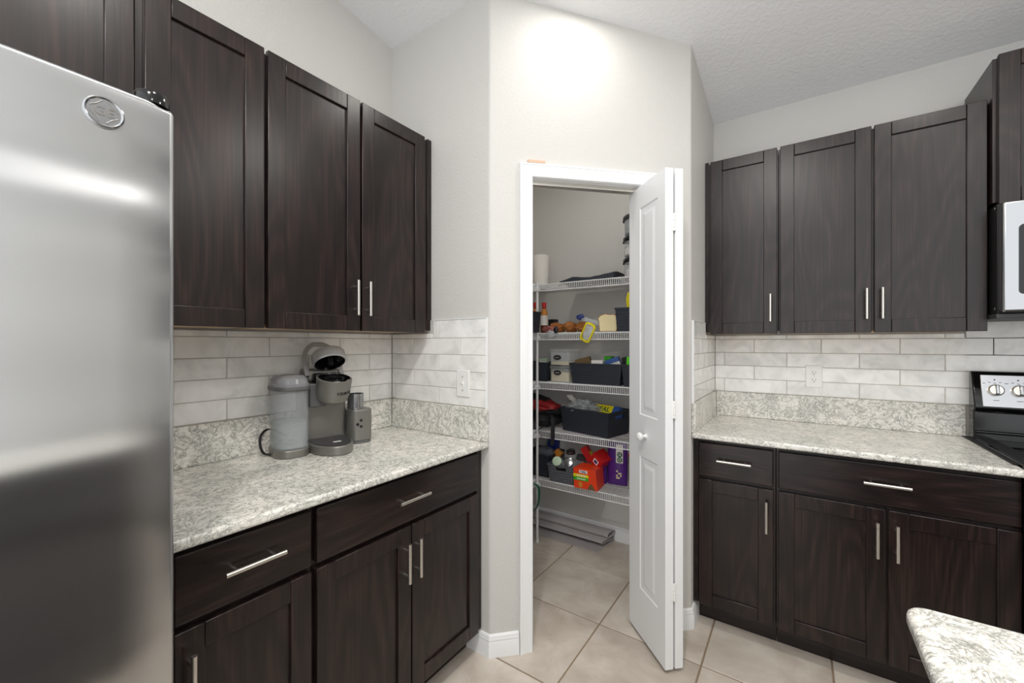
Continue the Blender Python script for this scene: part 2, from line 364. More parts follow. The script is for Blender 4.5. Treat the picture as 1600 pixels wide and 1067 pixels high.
def backsplash(parent, origin, rz, x0, x1, joints_even, joints_odd, ztop, z0=1.060, cut=None, pitch=.0757, L=.305):
    """rows of long tiles; local x along the wall, -y into the room. ztop(x0,x1)->top limit"""
    T = Matrix.Translation(origin) @ Matrix.Rotation(rz, 4, 'Z'); g = .0012
    row = 0; z = z0
    while z < 1.45:
        js = joints_even if row % 2 == 0 else joints_odd
        xs = []; k = js
        while k > x0: k -= L
        while k < x1: xs.append(k); k += L
        for a in xs:
            segs = [(max(a, x0), min(a+L, x1))]
            if cut and z+pitch > 1.40 and segs[0][0] < cut < segs[0][1]: segs = [(segs[0][0], cut-.001), (cut+.001, segs[0][1])]
            for s0, s1 in segs:
                zt = min(z+pitch, ztop((s0+s1)/2))
                if zt-z > .02: 
                    if z+pitch > 1.43 and zt > 1.43: zt = min(z+pitch+.012, 1.446)
                    tile(parent, s1-s0-2*g, zt-z-2*g, T @ Matrix.Translation((s0+g, -.0005, z+g)))
        z += pitch; row += 1
        if row == 5: break
def grout_back(parent, origin, rz, boxes):
    mb = MB(); T = Matrix.Translation(origin) @ Matrix.Rotation(rz, 4, 'Z')
    for x0, x1, z0, z1 in boxes: mb.box(x0, x1, -.0065, -.0003, z0, z1, T)
    mb.build('grout_bed', 'grout', parent, smooth=0)
backsplash(wl, (0, 0, 0), R(90), -2.43, -A_Y-.009, -2.069, -1.9215, lambda x: 1.386)
grout_back(wl, (0, 0, 0), R(90), [(-2.43, -A_Y-.007, 1.058, 1.387)])
backsplash(wp, (0, -A_Y, 0), 0, .0085, .617, .033, .165, lambda x: 1.386 if x < .30 else 1.446, cut=.301)
grout_back(wp, (0, -A_Y, 0), 0, [(.0085, .617, 1.058, 1.387), (.302, .617, 1.38, 1.445)])
backsplash(wr, (0, 0, 0), 0, B_X+.009, 3.11, 1.364, 1.515, lambda x: 1.386 if x < 2.342 else 1.44, cut=2.343)
grout_back(wr, (0, 0, 0), 0, [(B_X+.007, 3.11, 1.058, 1.387), (2.344, 3.11, .93, 1.43)])
backsplash(wp, (B_X, 0, 0), R(90), -.617, -.0085, -.31, -.46, lambda x: 1.386 if x > -.30 else 1.446, cut=-.301)
grout_back(wp, (B_X, 0, 0), R(90), [(-.617, -.0085, 1.058, 1.387), (-.617, -.302, 1.38, 1.445)])
et = MB(); et.box(.617, .6215, -A_Y-.0095, -A_Y, 1.058, 1.449); et.box(.302, .617, -A_Y-.0095, -A_Y, 1.446, 1.449)
et.box(B_X, B_X+.0095, -.6215, -.617, 1.058, 1.449); et.box(B_X, B_X+.0095, -.617, -.302, 1.446, 1.449)
et.build('edge_trim', 'trim_white', wp, smooth=0)

# ------------------------------------------------------------------ worktops
def worktop(name, label, poly_l, rz, origin, parts):
    t = thing(name, label, 'countertop', origin, rz)
    MB().prism(poly_l, -.026, 0).build('slab', 'quartz', t, bevel=.008, seg=3)
    for nm, bx in parts: MB().box(*bx).build(nm, 'quartz', t, bevel=.002)
    return t
# left: local x = +Y, y into wall
worktop('countertop', 'pale swirled quartz countertop under the coffee maker', [(-2.435, -S1), (-A_Y-.0005, -S1), (-A_Y-.0005, -.0005), (-2.435, -.0005)], R(90), (0, 0, ZC),
        [('upstand', (-2.435, -A_Y-.0185, -.018, -.0005, .0005, .140)), ('upstand', (-A_Y-.018, -A_Y-.0005, -S1+.004, -.0185, .0005, .140))])
worktop('countertop', 'pale swirled quartz countertop running up to the range', [(B_X+.0005, -S2), (2.343, -S2), (2.343, -.0005), (B_X+.0005, -.0005)], 0, (0, 0, ZC),
        [('upstand', (B_X+.0185, 2.343, -.018, -.0005, .0005, .140)), ('upstand', (B_X+.0005, B_X+.018, -S2+.004, -.0005, .0005, .140))])

# ------------------------------------------------------------------ cabinets
def bar_handle(parent, x, z, y, length, vertical, r=.006):
    mb = MB(); h = length/2; st = .029; q = h*.64
    if vertical:
        mb.cyl((x, y-st, z-h), (x, y-st, z+h), r, 14)
        for s in (-1, 1): mb.cyl((x, y, z+s*q), (x, y-st, z+s*q), .0042, 10)
    else:
        mb.cyl((x-h, y-st, z), (x+h, y-st, z), r, 14)
        for s in (-1, 1): mb.cyl((x+s*q, y, z), (x+s*q, y-st, z), .0042, 10)
    o = mb.build('handle', 'nickel', parent); o['label'] = 'brushed nickel bar handle'; return o
def shaker(parent, x0, x1, z0, z1, yf, handle=None, fw=.057, name='door'):
    """five-piece door, front face at y = yf (negative is towards the room)"""
    t = .020; rc = .009; c = .003
    mb = MB()
    mb.box(x0, x0+fw, yf, yf+t, z0, z1); mb.box(x1-fw, x1, yf, yf+t, z0, z1)
    mb.box(x0+fw+.0002, x1-fw-.0002, yf+.0003, yf+t, z0, z0+fw); mb.box(x0+fw+.0002, x1-fw-.0002, yf+.0003, yf+t, z1-fw, z1)
    d = mb.build(name, 'wood', parent, bevel=.0022)
    pm = MB().box(x0+fw, x1-fw, yf+rc, yf+t-.002, z0+fw, z1-fw); p = pm.build('door_panel', 'wood', d, smooth=0)
    if handle: bar_handle(d, handle[0], handle[1], yf, .135, True)
    return d
def slab_front(parent, x0, x1, z0, z1, yf, hx=None, hl=.137):
    d = MB().box(x0, x1, yf, yf+.020, z0, z1).build('drawer_front', 'wood_h', parent, bevel=.004, seg=3)
    if hx is not None: bar_handle(d, hx, .800, yf, hl, False)
    return d
def upper(label, rz, x0, x1, z0, z1, doors, depth=.278, end=None, under=True, yoff=0):
    org = (0, 0, z0)
    t = thing('wall_cabinet', label, 'cabinet', (0, x0, z0) if rz else (x0, 0, z0), rz); W = x1-x0; H = z1-z0
    mb = MB().box(.0008, W-.0008, -depth, -.001, .012, H-.006)
    mb.build('body', 'wood', t, bevel=.001)
    if under: MB().box(.016, W-.016, -depth+.018, -.012, .004, .0118).build('bottom_panel', 'maple', t, smooth=0)
    for a, b, hx in doors: shaker(t, a-x0, b-x0, 0, H, -depth-.0205, None if hx is None else (hx-x0, 1.515-z0))
    if end:
        MB().box(*end).build('scribe_strip', 'wood', t, bevel=.001)
    return t
def base(label, rz, x0, x1, drawers, doors, depth=.580, end=None):
    t = thing('base_cabinet', label, 'cabinet', (0, x0, 0) if rz else (x0, 0, 0), rz); W = x1-x0
    MB().box(.0008, W-.0008, -depth, -.002, .105, .8915).build('body', 'wood', t, bevel=.001)
    MB().box(.001, W-.001, -.512, -.49, .0005, .105).build('toe_kick', 'wood_h', t, smooth=0)
    for a, b, hx in drawers: slab_front(t, a-x0, b-x0, .716, .872, -depth-.0205, hx-x0)
    for a, b, hx in doors: shaker(t, a-x0, b-x0, .108, .700, -depth-.0205, (hx-x0, .586))
    if end: MB().box(*end).build('scribe_strip', 'wood', t, bevel=.001)
    return t
UB, UL, UR = 1.388, 2.295, 2.306
upper('dark wood wall cabinet over the steel refrigerator', R(90), -3.40, -2.388, 1.86, UL, [(-3.39, -2.898, None), (-2.888, -2.391, None)])
upper('narrow single-door dark wall cabinet beside the refrigerator', R(90), -2.387, -2.0665, UB, UL, [(-2.3705, -2.072, -2.343)])
upper('two-door dark wall cabinet above the coffee maker', R(90), -2.066, -A_Y-.001, UB, UL, [(-2.061, -1.716, -1.744), (-1.7065, -1.372, -1.689)],
      end=(.7235, .7485, -.284, -.01, .062, .913))
upper('narrow single-door dark wall cabinet against the pantry wall', 0, B_X+.001, 1.640, UB, UR, [(1.334, 1.634, 1.607)], end=(.0005, .0180, -.284, -.01, .062, .924))
upper('two-door dark wall cabinet beside the microwave', 0, 1.6405, 2.3405, UB, UR, [(1.647, 1.988, 1.969), (1.997, 2.337, 2.022)])
t = upper('taller dark wall cabinet over the microwave', 0, 2.342, 3.105, 1.874, 2.452, [(2.354, 2.719, None), (2.728, 3.094, None)], depth=.325, under=False)
base('dark base cabinet with one drawer next to the refrigerator', R(90), -2.405, -2.0765, [(-2.395, -2.0855, -2.238)], [(-2.395, -2.0855, -2.368)])
base('dark base cabinet with wide drawer and two doors below coffee maker', R(90), -2.076, -A_Y-.001, [(-2.0695, -1.352, -1.727)], [(-2.0695, -1.7235, -1.755), (-1.7175, -1.352, -1.704)],
     end=(.722, .7555, -.590, -.52, .108, .890))
base('narrow dark base cabinet with one drawer beside the pantry wall', 0, B_X+.001, 1.6395, [(1.332, 1.630, 1.480)], [(1.332, 1.630, 1.606)], end=(.0005, .022, -.590, -.52, .108, .890))
base('dark base cabinet with wide drawer and two doors beside the range', 0, 1.640, 2.3435, [(1.649, 2.339, 1.996)], [(1.649, 1.995, 1.969), (2.003, 2.339, 2.026)])

# island: only its rounded worktop corner reaches the frame
isl = thing('kitchen_island', 'kitchen island with rounded pale quartz top', 'island', (1.858, -1.80, 0))
MB().prism(rrect(0, 1.0, -2.0, 0, .03, 8), .892, ZC).build('slab', 'quartz', isl, bevel=.008, seg=3)
MB().box(.03, .95, -1.95, -.03, .1, .8915).build('body', 'wood', isl, bevel=.002)
MB().box(.09, .90, -1.9, -.09, 0, .1).build('toe_kick', 'wood_h', isl, smooth=0)

# ------------------------------------------------------------------ refrigerator (side by side)
fr = thing('refrigerator', 'stainless steel refrigerator with round badge', 'refrigerator', (0, -3.36, 0), R(90))
FW = .914; FX = .80
MB().box(.006, FW-.006, -.70, -.03, .02, 1.742).build('body', 'grey_side', fr, bevel=.004)
MB().box(.02, FW-.02, -.69, -.06, .0, .02).build('base_grille', 'black_matte', fr, smooth=0)
def fdoor(x0, x1):
    bow = .008; n = 12; poly = []
    for k in range(n+1):
        u = k/n; e = min(u, 1-u)*(x1-x0)
        y = -FX-bow*(1-(2*u-1)**2)+ (0.012*(1-min(1, e/.014))**2)
        poly.append((x0+u*(x1-x0), y))
    e0 = [(x0+.0005, -.712), (x1-.0005, -.712)]
    return MB().prism(poly+[e0[1], e0[0]], .06, 1.757)
d1 = fdoor(.004, .40).build('door', 'fridge_steel', fr, bevel=.009, seg=4); d2_ = fdoor(.408, FW-.002).build('door', 'fridge_steel', fr, bevel=.009, seg=4)
for d, x in ((d1, .365), (d2_, .443)):
    mb = MB(); mb.tube([(x, -FX, .55), (x, -FX-.045, .58), (x, -FX-.05, .7), (x, -FX-.05, 1.45), (x, -FX-.045, 1.57), (x, -FX, 1.6)], .012, 12); mb.build('handle', 'steel', d)
for x in (.06, FW-.031):
    MB().lathe([(.026, 0), (.026, .014), (.022, .022), (.006, .024)], 24, Matrix.Translation((x, -.772, 1.7565))).build('hinge_cover', 'black_gloss', fr)
# round badge
bx, bz = FW-.099, 1.706
bm_ = Matrix.Translation((bx, -FX-.0064, bz)) @ Matrix.Rotation(R(-2), 4, 'Z') @ Matrix.Rotation(R(90), 4, 'X')
bd = MB().lathe([(.0245, -.001), (.0245, .003), (.0225, .0042), (.0205, .003), (.0200, .0026)], 40, bm_).build('badge', 'steel', d2_)
mb = MB()
for k in range(4):
    a0 = k*math.pi/2
    pts = []
    for j in range(15):
        a = a0+.15+j/14*1.1; r = .0172-.0035*math.sin(j/14*math.pi)
        pts.append(bm_ @ Vector((r*math.cos(a), r*math.sin(a), .003)))
    mb.tube(pts, .0008, 6)
mb.build('badge_swirl', 'warm_grey', bd)
mt_ = text_mesh('GE', .020, 'badge_letters', 'warm_grey', bd, bm_ @ Matrix.Translation((0, 0, .003)))

# ------------------------------------------------------------------ range and microwave
rg = thing('range', 'black and stainless range with knobs on the backguard', 'range', (2.347, 0, 0)); RW = .758
MB().box(0, RW, -.64, -.03, .04, .905).build('body', 'black_matte', rg, bevel=.003)
MB().box(-.0005, RW+.0005, -.655, -.100, .9055, .926).build('cooktop', 'black_glass', rg, bevel=.004)
MB().box(.02, RW-.02, -.67, -.645, .2, .78).build('oven_door', 'steel', rg, bevel=.004)
mb = MB().add([(0, -.035, .906), (0, -.098, .906), (0, -.094, 1.045), (0, -.112, 1.062), (0, -.070, 1.206), (0, -.058, 1.217), (0, -.035, 1.217)] +
              [(RW, -.035, .906), (RW, -.098, .906), (RW, -.094, 1.045), (RW, -.112, 1.062), (RW, -.070, 1.206), (RW, -.058, 1.217), (RW, -.035, 1.217)],
              [tuple(range(6, -1, -1)), tuple(range(7, 14))]+[(i, (i+1) % 7, 7+(i+1) % 7, 7+i) for i in range(7)])
bgd = mb.build('backguard', 'black_gloss', rg, bevel=.005, seg=3)
MB().cyl((.006, -.098, .957), (RW-.006, -.098, .957), .007, 12).build('vent_rail', 'black_gloss', bgd)
tl = math.atan2(.042, .144)
TM = Matrix.Translation((0, -.112, 1.062)) @ Matrix.Rotation(-tl, 4, 'X')
MB().box(.024, RW-.024, -.003, .001, .006, .146, TM).build('control_panel', 'steel', bgd, bevel=.002)
for x in (.066, .133, .56, .625, .69):
    k = MB().lathe([(.024, 0), (.024, .010), (.020, .014)], 28, TM @ Matrix.Translation((x, -.003, .078)) @ Matrix.Rotation(R(90), 4, 'X')).build('knob', 'nickel', bgd)
    MB().box(x-.006, x+.006, -.030, -.014, .058, .098, TM).build('knob_grip', 'steel', k, bevel=.003)
    mk = MB().box(x-.0025, x+.0025, -.0036, -.003, .122, .127, TM)
    for q in range(5): mk.box(x-.036+q*.016, x-.028+q*.016, -.0034, -.003, .108+.004*(q % 2), .110+.004*(q % 2), TM)
    mk.box(x-.010, x+.008, -.0034, -.003, .034, .036, TM); mk.build('dial_marks', 'black_matte', bgd, smooth=0)['kind'] = 'stuff'
tag(MB().add([(2.330, -.02, ZC+.001), (2.330, -.56, ZC+.001), (2.404, -.56, ZC+.0102), (2.404, -.10, ZC+.0102), (2.330, -.02, ZC+.004), (2.330, -.56, ZC+.004), (2.404, -.56, ZC+.0132), (2.404, -.10, ZC+.0132)],
             [(0, 3, 2, 1), (4, 5, 6, 7), (0, 1, 5, 4), (1, 2, 6, 5), (2, 3, 7, 6), (3, 0, 4, 7)]).build('stove_gap_cover', 'black_matte', smooth=0), 'flat black gap strip bridging worktop and cooktop', 'gap cover')
mw = thing('microwave', 'stainless over-the-range microwave under the taller cabinet', 'microwave', (2.345, 0, 1.452)); MWH = .419
MB().box(0, .757, -.362, -.002, .0, MWH).build('body', 'black_matte', mw, bevel=.003)
MB().box(-.004, .757, -.37, -.02, -.018, -.0005).build('vent_grille', 'dark_grey', mw, bevel=.002)
dm = MB().box(.002, .56, -.408, -.363, .004, MWH-.004).build('door', 'steel', mw, bevel=.008, seg=3)
MB().prism(rrect(.042, .50, .068, .325, .014), 0, .003, Matrix.Translation((0, -.4075, 0)) @ Matrix.Rotation(R(90), 4, 'X')).build('window', 'black_glass', dm, smooth=0)
MB().box(.563, .757, -.405, -.363, .004, MWH-.004).build('control_panel', 'black_gloss', mw, bevel=.006)
MB().cyl((.53, -.44, .05), (.53, -.44, .36), .011, 14).cyl((.53, -.44, .07), (.53, -.405, .07), .008).cyl((.53, -.44, .34), (.53, -.405, .34), .008).build('handle', 'steel', dm)
for z in (.02, MWH-.012): MB().cyl((-.0008, -.34, z), (.001, -.34, z), .005, 10).build('screw', 'nickel', mw)

# ------------------------------------------------------------------ switch and outlet, block
sw = thing('light_switch', 'white light switch plate on tiles beside the coffee maker', 'switch', (.4925, -A_Y-.0085, 1.161))
MB().box(-.0375, .0375, -.006, 0, -.060, .060).build('plate', 'white_plastic', sw, bevel=.003)
MB().box(-.006, .006, -.0075, -.0055, -.013, .013).build('slot', 'white_plastic', sw, smooth=0)
MB().hexa([(-.004, -.006, -.006), (.004, -.006, -.006), (.004, -.006, .006), (-.004, -.006, .006), (-.0035, -.017, .003), (.0035, -.017, .003), (.0035, -.015, .010), (-.0035, -.015, .010)]).build('toggle', 'white_plastic', sw)
for z in (-.03, .03): MB().cyl((0, -.0055, z), (0, -.0072, z), .003, 10).build('screw', 'nickel', sw)
ol = thing('outlet', 'white double power outlet on the tiles by the range', 'outlet', (1.789, -.0085, 1.165))
MB().box(-.036, .036, -.005, 0, -.058, .058).build('plate', 'white_plastic', ol, bevel=.003)
for z in (-.0195, .0195):
    s_ = MB().prism(rrect(-.0165, .0165, -.0145, .0145, .010), 0, .003, Matrix.Translation((0, -.0045, z)) @ Matrix.Rotation(R(90), 4, 'X')).build('socket', 'white_plastic', ol)
    MB().box(-.0075, -.0055, -.0079, -.0074, z-.002, z+.007).box(.0055, .0075, -.0079, -.0074, z-.001, z+.006).cyl((0, -.0079, z-.008), (0, -.0074, z-.008), .0025, 10).build('slots', 'black_matte', s_, smooth=0)
MB().cyl((0, -.0045, 0), (0, -.0062, 0), .003, 10).build('screw', 'nickel', ol)
bl = MB().box(-.039, .039, -.0085, .0085, 0, .0125).build('wooden_block', 'wood_block', bevel=.001)
bl.location = Vector((S1, -A_Y, JH+.0585))+DV*.203+DN*.0095; bl.rotation_euler = (0, 0, DANG+R(1)); tag(bl, 'small pale wooden block lying on the door casing', 'block')

# ------------------------------------------------------------------ bifold pantry door
dr = tag(dfr('door_1'), 'white two-panel bifold pantry door folded open', kind='structure')
def leaf(x0, x1, face_x, sgn):
    """leaf standing across the wall line: x thickness, y from room (-) to pantry (+)."""
    y0, y1 = -.232, .078; z0, z1 = .018, 2.050
    lf = None; core = MB(); th = .0035
    xa, xb = min(x0, x1)+th, max(x0, x1)-th
    core.box(xa, xb, y0, y1, z0, z1)
    pans = [((-.174, -.022), (.232, .832)), ((-.174, -.022), (1.018, 1.950))]
    for xs, xe in ((min(x0, x1), xa), (xb, max(x0, x1))):
        core.box(xs, xe, y0, -.174, z0, z1); core.box(xs, xe, -.022, y1, z0, z1)
        core.box(xs, xe, -.174, -.022, z0, .232); core.box(xs, xe, -.174, -.022, .832, 1.018); core.box(xs, xe, -.174, -.022, 1.95, z1)
    lf = core.build('door_leaf', 'door_white', dr, smooth=0)
    for (ya, yb), (za, zb) in pans:
        for side in (-1, 1):
            X = min(x0, x1) if side < 0 else max(x0, x1); s = -side
            def ring(i, d): return [(X+s*d, ya+i, za+i), (X+s*d, yb-i, za+i), (X+s*d, yb-i, zb-i), (X+s*d, ya+i, zb-i)]
            rr = [ring(0, 0), ring(.004, .003), ring(.010, .0055), ring(.016, .0055), ring(.042, .0005), ring(.044, .0005)]
            vs = sum(rr, []); fs = []
            for j in range(len(rr)-1):
                for k in range(4): fs.append((4*j+k, 4*j+(k+1) % 4, 4*j+4+(k+1) % 4, 4*j+4+k))
            n = 4*(len(rr)-1); fs.append((n, n+1, n+2, n+3))
            # cut core behind so that the sunk moulding shows: shallow pocket
            MB().add(vs, fs).build('raised_panel', 'door_white', lf, smooth=0)
    return lf
# leaf cores are 7 mm thinner inside the panels so the sunk mouldings sit in pockets
def leaf2(x0, x1):
    return leaf(x0, x1, 0, 0)
l1 = leaf2(.683, .718); l2 = leaf2(.727, .762)
MB().lathe([(.010, 0), (.010, .004), (.0065, .008), (.0065, .016), (.015, .022), (.0185, .030), (.017, .038), (.008, .043)], 24, Matrix.Translation((.683, -.078, .930)) @ Matrix.Rotation(R(-90), 4, 'Y')).build('knob', 'white_plastic', l1)
for z in (.33, 1.07, 1.83):
    mb = MB()
    for k in range(5): mb.cyl((.7225, -.235, z-.035+k*.0145), (.7225, -.235, z-.022+k*.0145), .0045, 10)
    mb.box(.708, .737, -.2335, -.2325, z-.035, z+.036); mb.build('hinge', 'white_plastic', dr)

# ------------------------------------------------------------------ coffee maker
KO = Vector((.12, -1.78, ZC)); KA = math.atan2(.98, .2)
km = thing('coffee_maker', 'grey pod coffee maker with open lid and side water tank', 'coffee maker', KO, KA)
# housing
MB().prism(rrect(-.060, .108, -.002, .15, .016), .0, .262).build('housing', 'warm_grey', km, bevel=.006, seg=3)
# water tank foot, tank, water, lid
tk = [(-.120+.062*math.cos(a)*(1 if True else 1), -.030+.082*math.sin(a)) for a in [2*math.pi*k/40 for k in range(40)]]
def sq_ell(cx, cy, rx, ry, p, n=40):
    o = []
    for k in range(n):
        a = 2*math.pi*k/n; c, s = math.cos(a), math.sin(a); o.append((cx+rx*math.copysign(abs(c)**p, c), cy+ry*math.copysign(abs(s)**p, s)))
    return o
def shell(poly, z0, z1, th, cx, cy, mb=None):
    mb = mb or MB(); n = len(poly)
    inn = [(cx+(x-cx)*(1-th), cy+(y-cy)*(1-th)) for x, y in poly]
    vs = [(x, y, z0) for x, y in poly]+[(x, y, z1) for x, y in poly]+[(x, y, z1) for x, y in inn]+[(x, y, z0+.003) for x, y in inn]
    fs = [tuple(range(n-1, -1, -1)), tuple(range(3*n, 4*n))]
    for j in range(3):
        for k in range(n): k2 = (k+1) % n; fs.append((j*n+k, j*n+k2, (j+1)*n+k2, (j+1)*n+k))
    return mb.add(vs, fs)
TX, TY = -.121, -.028
MB().prism(sq_ell(TX, TY, .062, .084, .7), 0, .030).build('tank_base', 'warm_grey', km, bevel=.004)
tank = shell(sq_ell(TX, TY, .060, .081, .7), .031, .247, .04, TX, TY).build('water_tank', 'tank_plastic', km)
MB().prism(sq_ell(TX, TY, .056, .076, .7), .036, .128).build('water', 'water', tank)
MB().lathe([(.018, 0), (.018, .012), (.012, .018)], 20, Matrix.Translation((TX+.005, TY-.02, .037))).build('valve', 'black_matte', tank)
lid = MB(); pr = []
o_ = sq_ell(0, 0, 1, 1, .7); vs = []; fs = []
for sc_, z in ((1.0, .248), (1.0, .268), (.94, .270), (.88, .288), (.70, .300), (.3, .304)):
    vs += [(TX+x*.064*sc_, TY+y*.086*sc_, z) for x, y in o_]
for j in range(5):
    for k in range(40): k2 = (k+1) % 40; fs.append((j*40+k, j*40+k2, j*40+40+k2, j*40+40+k))
fs.append(tuple(range(39, -1, -1))); fs.append(tuple(range(200, 240)))
lo = MB().add(vs, fs).build('tank_lid', 'smoke_plastic', km)
MB().prism(sq_ell(TX, TY, .0655, .0885, .7), .246, .262).build('lid_rim', 'grey_side', lo, bevel=.003)
# drip tray
tr = [(-.058, -.0025)]+[(.018+.083*math.cos(a), -.060-.138*math.sin(a)) for a in [math.pi-math.pi*k/24 for k in range(25)]]+[(.100, -.0025)]
tr = [(-.062, -.0025), (-.062, -.06)]+[(.016+.078*math.cos(a), -.060-.135*math.sin(a)) for a in [math.pi*(1-k/24) for k in range(25)]]+[(.094, -.0025)]
dt = MB().prism(tr, 0, .036).build('drip_tray', 'warm_grey', km, bevel=.004)
MB().prism([(x*.9+.0016, y*.92-.006) for x, y in tr], .0362, .0385).build('drip_plate', 'dark_grey', dt)
MB().box(.010, .040, -.125, -.112, .0386, .0392).build('drip_mark', 'white_plastic', dt, smooth=0)
# brew head, tilted bowl
HM = Matrix.Translation((.030, -.055, .190)) @ Matrix.Rotation(R(14), 4, 'X')
MB().box(-.052, .012, -.045, .0, .170, .262).build('head_neck', 'grey_side', km, bevel=.004)
hd = MB().lathe([(.040, 0), (.056, .010), (.064, .045), (.066, .096), (.060, .099), (.054, .090), (.034, .070), (.030, .040), (.001, .038)], 40, HM, cap=False)
hd = hd.build('brew_head', 'warm_grey', km)
MB().lathe([(.0595, .0985), (.054, .0905), (.036, .080), (.031, .050), (.001, .046)], 40, HM, cap=False).build('pod_holder', 'black_gloss', hd)
MB().lathe([(.036, .088), (.036, .0965), (.030, .0965), (.030, .086)], 32, HM, cap=False).build('pod_ring', 'black_matte', hd)
for a in (-112, -62): MB().cyl(HM @ Vector((.056*math.cos(R(a)), .056*math.sin(R(a)), .097)), HM @ Vector((.056*math.cos(R(a+22)), .056*math.sin(R(a+22)), .0975)), .003, 8).build('chrome_edge', 'steel', hd)
# letters wrapped on the bowl
for i, ch in enumerate('KEURIG'):
    a = R(-92+(i-2.5)*9.5+22); 
    m4 = HM @ Matrix.Rotation(a+math.pi/2, 4, 'Z') @ Matrix.Translation((0, -.0652, .050)) @ Matrix.Rotation(R(90-4), 4, 'X')
    text_mesh(ch, .0155, 'letter', 'black_matte', hd, m4, bold=True)
# open lid, hinge and arched handle
MB().box(-.022, .082, -.012, .045, .250, .300).build('hinge_block', 'black_gloss', km, bevel=.006)
MB().prism(rrect(-.045, .095, .02, .12, .02), .262, .315, Matrix.Translation((.0, .0, 0))).build('rear_cover', 'warm_grey', km, bevel=.012, seg=3)
LM = Matrix.Translation((.030, .020, .306)) @ Matrix.Rotation(R(-34), 4, 'X') @ Matrix.Translation((0, -.062, 0))
ld = MB().lathe([(.058, 0), (.064, .004), (.064, .040), (.060, .046), (.02, .050), (.001, .050)], 40, LM, cap=False).build('lid', 'lid_steel', km)
MB().lathe([(.0585, .0005), (.055, .012), (.03, .016), (.001, .016)], 40, LM, cap=False).build('lid_inside', 'black_gloss', ld)
MB().lathe([(.012, .016), (.012, -.006), (.004, -.010)], 16, LM, cap=True).build('piercing_needle', 'black_matte', ld)
MB().cyl(LM @ Vector((.02, -.03, .014)), LM @ Vector((.02, -.03, -.006)), .003).build('needle', 'steel', ld)
pts = []
HH = Matrix.Translation((.026, .012, .290)) @ Matrix.Rotation(R(-30), 4, 'X')
for k in range(25):
    a = math.pi*k/24; x = -.068*math.cos(a); z = .070+.078*math.sin(a)
    pts.append(HH @ Vector((x, 0, z)))
pts = [HH @ Vector((-.068, 0, 0))]+pts+[HH @ Vector((.068, 0, 0))]
MB().tube(pts, .0095, 10, .45).build('handle', 'lid_steel', km)
MB().cyl(HH @ Vector((-.02, .006, .149)), HH @ Vector((.02, .006, .149)), .009, 12).build('handle_grip', 'bronze', km)
# milk frother base and cup
fb = MB().prism(sq_ell(.155, .0, .050, .062, .62), .012, .142).build('frother_base', 'warm_grey', km, bevel=.004)
MB().prism(sq_ell(.155, .0, .047, .060, .62), 0, .0118).build('frother_foot', 'grey_side', km)
for x, z in ((.146, .098), (.132, .082), (.146, .072)):
    MB().cyl((x, -.0575, z), (x, -.0622, z), .0062, 16).build('button', 'black_matte', fb)
MB().lathe([(.033, .128), (.0335, .205), (.0322, .205), (.0315, .135), (.001, .134)], 32, Matrix.Translation((.150, .004, 0)), cap=False).build('frothing_cup', 'steel', km)
MB().tube(spline([(-.10, .06, .05), (-.16, .075, .085), (-.196, .05, .072), (-.207, .02, .040), (-.20, -.01, .012), (-.17, -.02, .006)]), .0045, 8).build('power_cord', 'black_matte', km)

# ------------------------------------------------------------------ pantry shelving
SH = [1.735, 1.406, 1.075, .748, .418]
names = ['top', 'second', 'third', 'fourth', 'lowest']
def wire_shelf(z, label, L, D, loc, rz):
    t = thing('wire_shelf', label, 'shelf', loc, rz, None); r = .0021
    mb = MB()
    for y, zz, rr in ((-D, 0, .0032), (-D, -.042, .0032), (-.008, 0, .0032), (-D*.5, -.006, .0028)): mb.cyl((0, y, zz), (L, y, zz), rr, 8)
    mb.build('rail', 'white_wire', t)
    mb = MB(); n = int(L/.0127)
    for k in range(n+1):
        x = .004+k*.0127
        if x > L: break
        mb.cyl((x, -.006, .003), (x, -D-.001, .003), r, 5); mb.cyl((x, -D-.002, .004), (x, -D-.002, -.043), r, 5)
    o = mb.build('wires', 'white_wire', t); o['kind'] = 'stuff'
    return t
for z, nm in zip(SH, names):
    wire_shelf(z, f'{nm} white wire shelf along the pantry back wall', B_X-TH-.006, .302, (.002, 0, z), 0)
    wire_shelf(z, f'{nm} white wire shelf on the pantry side wall', .85, .262, (0, -1.17, z), R(90))
pole = thing('shelf_pole', 'slim white shelf support pole with clamps and foot', 'pole', (.273, -.326, 0))
MB().cyl((0, 0, .012), (0, 0, 1.752), .0085, 14).build('tube', 'white_wire', pole)
MB().cyl((0, 0, 0), (0, 0, .014), .0115, 14).build('foot', 'white_plastic', pole)
for z in SH: MB().box(-.013, .013, -.012, .016, z-.046, z-.018).build('clamp', 'white_plastic', pole, bevel=.003)

